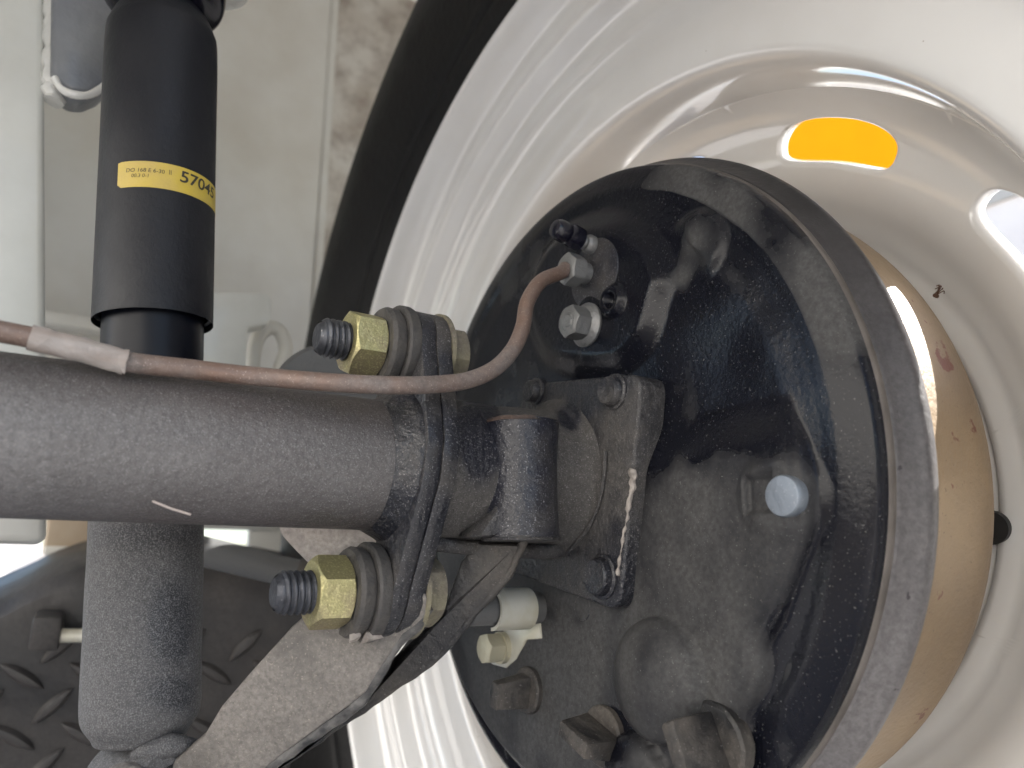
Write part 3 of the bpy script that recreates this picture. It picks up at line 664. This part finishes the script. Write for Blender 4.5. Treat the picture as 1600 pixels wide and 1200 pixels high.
# chipped bright edge
g = Geo(); ep = [(990, 735), (988, 760), (982, 790), (978, 815), (976, 830), (968, 870), (966, 900)]
tube(g, smooth_path([at(x, y, 0, SX-.002) for x, y in ep], 8), .008, 8, rfun=lambda t_, a: .004+.009*max(0, math.sin(t_*7.5+.4)*.6+.3*math.sin(t_*23))*(1-t_)); link('chipped_edge', g, 'chip', stub, noise_amt=.010, noise_scale=55)
for (px, py, r) in [(955, 612, .042), (936, 901, .050), (832, 612, .036)]:
    p = at(px+6, py, 0, SX); g = Geo(); lathe(g, [(.02, r*1.22), (-.006, r*1.2), (-.010, r*1.02), (-.004, r*.98), (-.028, r*.95), (-.034, r*.85), (-.030, r*.6), (-.033, 0)], 32, p, X, wob=.03); link('rivet_end', g, 'cast', stub)
g = Geo(); p = at(916, 950, 0, -.09); lathe(g, [(.03, .045), (-.01, .043), (-.016, .034), (-.0, .026), (.0, 0)], 28, p, X); link('plate_stud', g, 'cast', stub)
# thin gasket rim round the square plate
c0 = sum(loop, Vector())/len(loop); lp2 = [c0+(p-c0)*1.035+Vector((.112, 0, 0)) for p in loop]
g = Geo(); prism(g, lp2, (.03, 0, 0)); link('gasket', g, 'plate_edge', stub, bevel=.006)

# ------------------------------------------------------------------ axle tube
axle = thing('axle_tube', 'dusty dark grey round axle tube crossing the left half', 'axle', (-2.2, 0, -.171))
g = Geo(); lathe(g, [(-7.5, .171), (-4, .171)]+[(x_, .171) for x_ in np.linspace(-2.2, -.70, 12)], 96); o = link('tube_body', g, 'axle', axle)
set_dust_shade(o, lambda p: np.interp(math.degrees(math.atan2(p.z, -p.y)), [-90, -60, -20, 10, 40, 70, 100], [.30, .44, .60, .56, .32, .18, .12])-.20*max(0, min(1, (p.x+1.55)/.7)))  # dust that also paints in the shade: darker on top and towards the flange
g = Geo(); lathe(g, densify([(-.745, .1715), (-.735, .176), (-.712, .190), (-.69, .206), (-.665, .21)], 4), 96, wob=.02); link('weld_neck', g, 'cast', axle)
flange('axle_flange', FX0, FXM, axle, 'cast')
o = tag(link('straw_fibre', tube(Geo(), [at(238, 783, 1, -.172), at(268, 795, 1, -.174), at(298, 804, 1, -.172)], .0025, 6), 'straw'), 'pale thin fibre stuck to the underside of the axle tube', 'fibre')

# ------------------------------------------------------------------ two flange bolts
def flange_bolt(label, z, y, nl, wl, tl, rot, dx=0.0):
    o = Vector((FX0+SHEAR*z, y, z)); t = thing('flange_bolt', label, 'bolt', o, 'bolts through the axle flange')
    g = Geo(); lathe(g, [(0, .05), (0, .121), (-.008, .124), (-.028, .124), (-.034, .119), (-.034, .05)], 48, o, X); link('flat_washer', g, 'washer', t)
    g = Geo(); lathe(g, [(-.034, .05), (-.034, .104), (-.042, .110), (-.066, .112), (-.076, .106), (-.076, .05)], 48, o, X, wob=.01); link('lock_washer', g, 'washer', t)
    g = Geo(); hexa(g, o+Vector((-.076-nl, 0, 0)), X, nl, .079, hole=.05, rot=rot); link('hex_nut', g, 'zinc', t, bevel=0.0, sharp=25)
    g = Geo(); thread(g, o+Vector((-.076-nl-tl, 0, 0)), X, tl+.03, .053, .0165, 48); link('threaded_end', g, 'thread' if z > 0 else 'bolt', t)
    g = Geo(); lathe(g, [(FX1-FX0, .06), (FX1-FX0, .122), (FX1-FX0+.012, .122), (FX1-FX0+.012, .05)], 40, o, X); hexa(g, o+Vector((FX1-FX0+.012, 0, 0)), X, .068, .082, rot=rot+.2); link('bolt_head', g, 'zinc_dusty', t, sharp=25)
    return t
flange_bolt('upper yellow zinc nut and dark threaded bolt above the axle tube', .325, .0, .090, .07, .076, .62)
t = flange_bolt('lower yellow zinc nut and pale grey threaded bolt under the axle tube', -.325, .0, .090, .07, .084, .35)
# chipped bits beneath the lower washers
g = Geo(); c = Vector((FX0-.02-SHEAR*.325, -.05, -.325-.106))
for dx_, sz in ((-.045, .028), (.0, .045)):
    v = [c+Vector((dx_+random.uniform(-sz, sz)*.7, random.uniform(-sz, sz)*.5, random.uniform(-sz, sz)*.5)) for _ in range(14)]
    bm = bmesh.new(); [bm.verts.new(p) for p in v]; bmesh.ops.convex_hull(bm, input=bm.verts); bm.verts.index_update()
    keep = [q for q in bm.verts if q.link_faces]; ix = {q: i for i, q in enumerate(keep)}
    g.add([q.co.copy() for q in keep], [[ix[q] for q in f_.verts] for f_ in bm.faces]); bm.free()
link('paint_chip', g, 'chip', t)

# ------------------------------------------------------------------ suspension arm (two plates of a channel)
armt = thing('suspension_arm', 'tan dusty steel arm plate running down from the flange to the shock eye', 'arm', (-.9, .2, -.9))
d1 = Vector((-.50, .36, 0)).normalized(); n1_ = Vector((d1.y, -d1.x, 0)); n1_ = n1_ if n1_.y < 0 else -n1_
n1_ = (n1_+Vector((0, 0, -.25))).normalized()
P0 = Vector((-.70, -.03, -.45))
near = [(318, 1150), (345, 1105), (392, 1050), (452, 984), (520, 925), (580, 880), (640, 880), (668, 935), (668, 962), (650, 978), (630, 992), (612, 1018), (590, 1052), (572, 1082), (545, 1104), (440, 1180), (380, 1230), (290, 1290), (250, 1270), (270, 1190)]
g = Geo(); prism(g, [at_plane(x, y, P0, n1_) for x, y in near], -n1_*.05); link('near_plate', g, 'arm', armt, bevel=.010, seg=2)
P2 = P0-n1_*.10
gus = [(420, 790), (640, 790), (640, 900), (560, 930), (515, 912), (486, 886), (462, 862), (440, 838)]
g = Geo(); prism(g, [at_plane(x, y, P2, n1_) for x, y in gus], -n1_*.04); link('gusset', g, 'gusset', armt, bevel=.008)
# worn lower edge of the near plate
ed = [(668, 950), (650, 980), (628, 998), (610, 1024), (590, 1056), (570, 1087), (545, 1110), (440, 1186), (380, 1236), (300, 1290)]
g = Geo(); tube(g, smooth_path([at_plane(x, y-2, P0-n1_*.02, n1_) for x, y in ed], 6), .0165, 12); link('worn_edge', g, 'edge', armt, noise_amt=.006, noise_scale=24)
P1 = P0-n1_*.16
far = [(470, 1172), (560, 1102), (610, 1040), (640, 1000), (690, 960), (720, 880), (745, 850), (812, 852), (800, 880), (790, 906), (740, 962), (700, 1012), (655, 1050), (600, 1088), (560, 1116), (500, 1155), (420, 1212), (360, 1260), (300, 1300), (290, 1290)]
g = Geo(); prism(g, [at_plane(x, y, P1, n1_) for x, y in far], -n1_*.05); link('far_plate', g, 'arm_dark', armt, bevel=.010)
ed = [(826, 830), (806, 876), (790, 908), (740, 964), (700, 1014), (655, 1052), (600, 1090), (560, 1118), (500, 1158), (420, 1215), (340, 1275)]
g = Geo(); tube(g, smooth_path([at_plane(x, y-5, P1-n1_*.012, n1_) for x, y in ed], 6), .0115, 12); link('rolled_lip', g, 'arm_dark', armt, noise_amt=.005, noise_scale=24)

# ------------------------------------------------------------------ shock absorber
SY = .47
a = at(255, 40, 1, SY); b = at(222, 1085, 1, SY); sd_ = (a-b).normalized(); base = b
shock = thing('shock_absorber', 'black shock absorber with yellow label, dusty grey lower body', 'shock absorber', at(222, 1190, 1, SY))
def along(px, py):
    q = at(px, py, 1, SY); return (q-base).dot(sd_)
z_bot = along(239, 497); z_top = along(255, 12)
cy0 = along(236, 640)
g = Geo(); lathe(g, densify([(z_bot+.005, .150), (z_bot, .156), (z_bot+.004, .1615), (z_bot+.02, .1625), (z_bot+.5, .1625), (z_top-.16, .1625), (z_top-.09, .154), (z_top-.035, .128), (z_top, .09), (z_top+.01, .0)], 4), 72, base, sd_)
lathe(g, [(z_bot+.005, .151), (z_bot+.4, .151)], 72, base, sd_); link('dust_cover', g, 'shock', shock, sharp=60)
g = Geo(); lathe(g, [(along(231, 740), .137), (z_bot+.3, .137)], 64, base, sd_); link('inner_tube', g, 'rod', shock)
zj = along(231, 760)
g = Geo(); lathe(g, densify([(zj+.05, .142), (zj, .1455), (zj-.1, .146), (zj-.2, .1465), (zj-.26, .1468), (.16, .147), (.1, .1475), (.02, .148), (-.035, .147), (-.065, .140), (-.095, .120), (-.115, .105), (-.12, .05), (-.12, .0)], 4), 96, base, sd_); o = link('damper_body', g, 'body', shock, noise_amt=.002, noise_scale=8)
set_dust_shade(o, smudges(.58, [(268, 975, 34, 58, .55), (275, 1085, 40, 26, .4), (300, 860, 30, 40, .15), (230, 838, 90, 26, .22)]))
# crimp dents at the bottom of the body
g = Geo(); q = at(262, 1168, 1, SY-.11); tube(g, smooth_path([q+Vector((-.075, .02, -.012)), q+Vector((-.03, -.01, .002)), q+Vector((.02, -.012, .006)), q+Vector((.075, .02, -.004))], 6), .026, 14, rfun=lambda t_, a: .027*max(.25, math.sin(math.pi*min(max(t_, .03), .97))**.4)); set_dust_shade(link('weld_lump', g, 'body', shock, noise_amt=.010, noise_scale=16), lambda p: .5)
# lower eye
ec = at(235, 1236, 1, SY-.02)
g = Geo(); lathe(g, [(-.13, .075), (-.135, .115), (-.12, .128), (.10, .128), (.115, .115), (.11, .075)], 48, ec, (.35, -1, .05), closed=True); set_dust_shade(link('lower_eye', g, 'body', shock), lambda p: .6)
g = Geo(); lathe(g, [(0, 0), (0, .05), (.01, .066), (.05, .07), (.05, 0)], 40, ec+Vector((-.02, -.16, .0))+Vector((-.06, 0, .03)), (-.1, 1, 0)); link('eye_bolt', g, 'arm', shock)
# upper rubber bush under the collar
g = Geo(); lathe(g, densify([(z_top-.02, .10), (z_top+.0, .165), (z_top+.05, .185), (z_top+.10, .175), (z_top+.13, .1)], 3), 48, base, sd_); link('top_bush', g, 'blackplastic', shock)
# yellow label wrapped round the cover
_, q1, q2 = frame(sd_)
cdir = Vector(CAM)-(base+sd_*along(247, 320)); cdir = (cdir-sd_*cdir.dot(sd_)).normalized(); side = sd_.cross(cdir)
if side.dot(Vector(_rt)) < 0: side = -side
RL = .1632; zl = along(247, 311)
def wrap(s, h, r=RL):            # s: arc length from the point facing the camera, to the right; h: height along the tube
    a_ = s/RL; return base+sd_*(zl+h)+cdir*(r*math.cos(a_))+side*(r*math.sin(a_))
g = Geo(); v = []; f = []; s0, s1, n = -.113, .33, 40
for i in range(n+1):
    s_ = s0+(s1-s0)*i/n; c_ = .010 if i in (0,) else 0
    for hh_ in (-.0395+c_, .0395-c_*.3): v.append(wrap(s_, hh_))
for i in range(n): f.append((2*i, 2*i+2, 2*i+3, 2*i+1))
g.add(v, f); lab = link('yellow_label', g, 'sticker', shock)
def print_text(name, txt, size, s_at, h_at, bold=0.0, slant=0.0, sx=1.0):
    cu = bpy.data.curves.new('tmp', 'FONT'); cu.body = txt; cu.size = size; cu.offset = bold; cu.shear = slant
    ob = bpy.data.objects.new('tmp', cu); COL.objects.link(ob)
    dg = bpy.context.evaluated_depsgraph_get(); me = bpy.data.meshes.new_from_object(ob.evaluated_get(dg)); bpy.data.objects.remove(ob)
    bm = bmesh.new(); bm.from_mesh(me); bmesh.ops.triangulate(bm, faces=bm.faces[:])
    bmesh.ops.subdivide_edges(bm, edges=[e for e in bm.edges if e.calc_length() > size*.15], cuts=2)
    for w in bm.verts: w.co = wrap(s_at+w.co.x*sx, h_at+w.co.y, RL+.0008)
    bm.to_mesh(me); bm.free(); me.name = name; me.materials.append(M['ink'])
    o = bpy.data.objects.new(name, me); COL.objects.link(o); o.parent = lab; me.transform(Matrix.Translation(-Vector(shock.location)))
print_text('printed_number', '57045', .050, .055, -.006, .0008, .1, 1.15)
print_text('printed_line', 'DO 168 E 6-30', .017, -.088, .006, .0, .1, .98)
print_text('printed_line', '00.3 0-1', .015, -.072, -.010, .0, .1, .98)
print_text('printed_line', '||', .016, .026, .010, .0, .0, 1.1)

# ------------------------------------------------------------------ copper brake pipe
PY = -.13
pp = [(-200, 480), (-60, 508), (0, 518), (70, 532), (130, 548), (195, 565), (300, 577), (400, 588), (520, 598), (620, 602), (690, 600), (735, 593), (774, 575), (802, 545), (817, 510), (824, 472), (845, 440), (876, 426)]
path = [at(x, y, 1, PY-.13*max(0, 1-abs(x-650)/260)**.8) for x, y in pp]
ye = [PY-.13*max(0, 1-abs(x-650)/260)**.8 for x, y in pp]; i0 = 10
for i in range(i0, len(pp)):
    w = sstep(np.array((i-i0)/(len(pp)-i0+.2))); path[i] = at(pp[i][0], pp[i][1], 1, ye[i0]*(1-w)+UN.y*w)
path.append(UN)
pipe = thing('brake_pipe', 'copper brake pipe bending from the axle top into the backing plate', 'pipe', at(600, 602, 1, PY))
sp_ = smooth_path(path, 8)
g = Geo(); tube(g, sp_, .0220, 24); link('pipe_run', g, 'copper', pipe)
sl = smooth_path([at(x, y, 1, PY) for x, y in [(46, 527), (90, 538), (135, 549), (196, 566)]], 14)
g = Geo(); tube(g, sl, .028, 28, rfun=lambda t_, a: .0262+.0022*mnoise.noise(Vector((t_*5, math.cos(a)*1.5, math.sin(a)*1.5)))+.002*(t_ > .97)); link('pale_sleeve', g, 'sleeve', pipe, noise_amt=.0012, noise_scale=60)
g = Geo(); q = at(193, 573, 1, PY-.02); prism(g, [q+Vector((-.012, 0, .02)), q+Vector((.006, 0, .015)), q+Vector((.004, 0, -.015)), q+Vector((-.001, 0, -.012))], (0, .004, 0)); link('loose_tag', g, 'sleeve', pipe)

# ------------------------------------------------------------------ decimetres -> metres
seen = set()
for o in scene.objects:
    if o.type in {'MESH', 'EMPTY'}:
        o.location = Vector(o.location)*S
        if o.type == 'MESH' and o.data.name not in seen:
            o.data.transform(Matrix.Scale(S, 4)); seen.add(o.data.name)
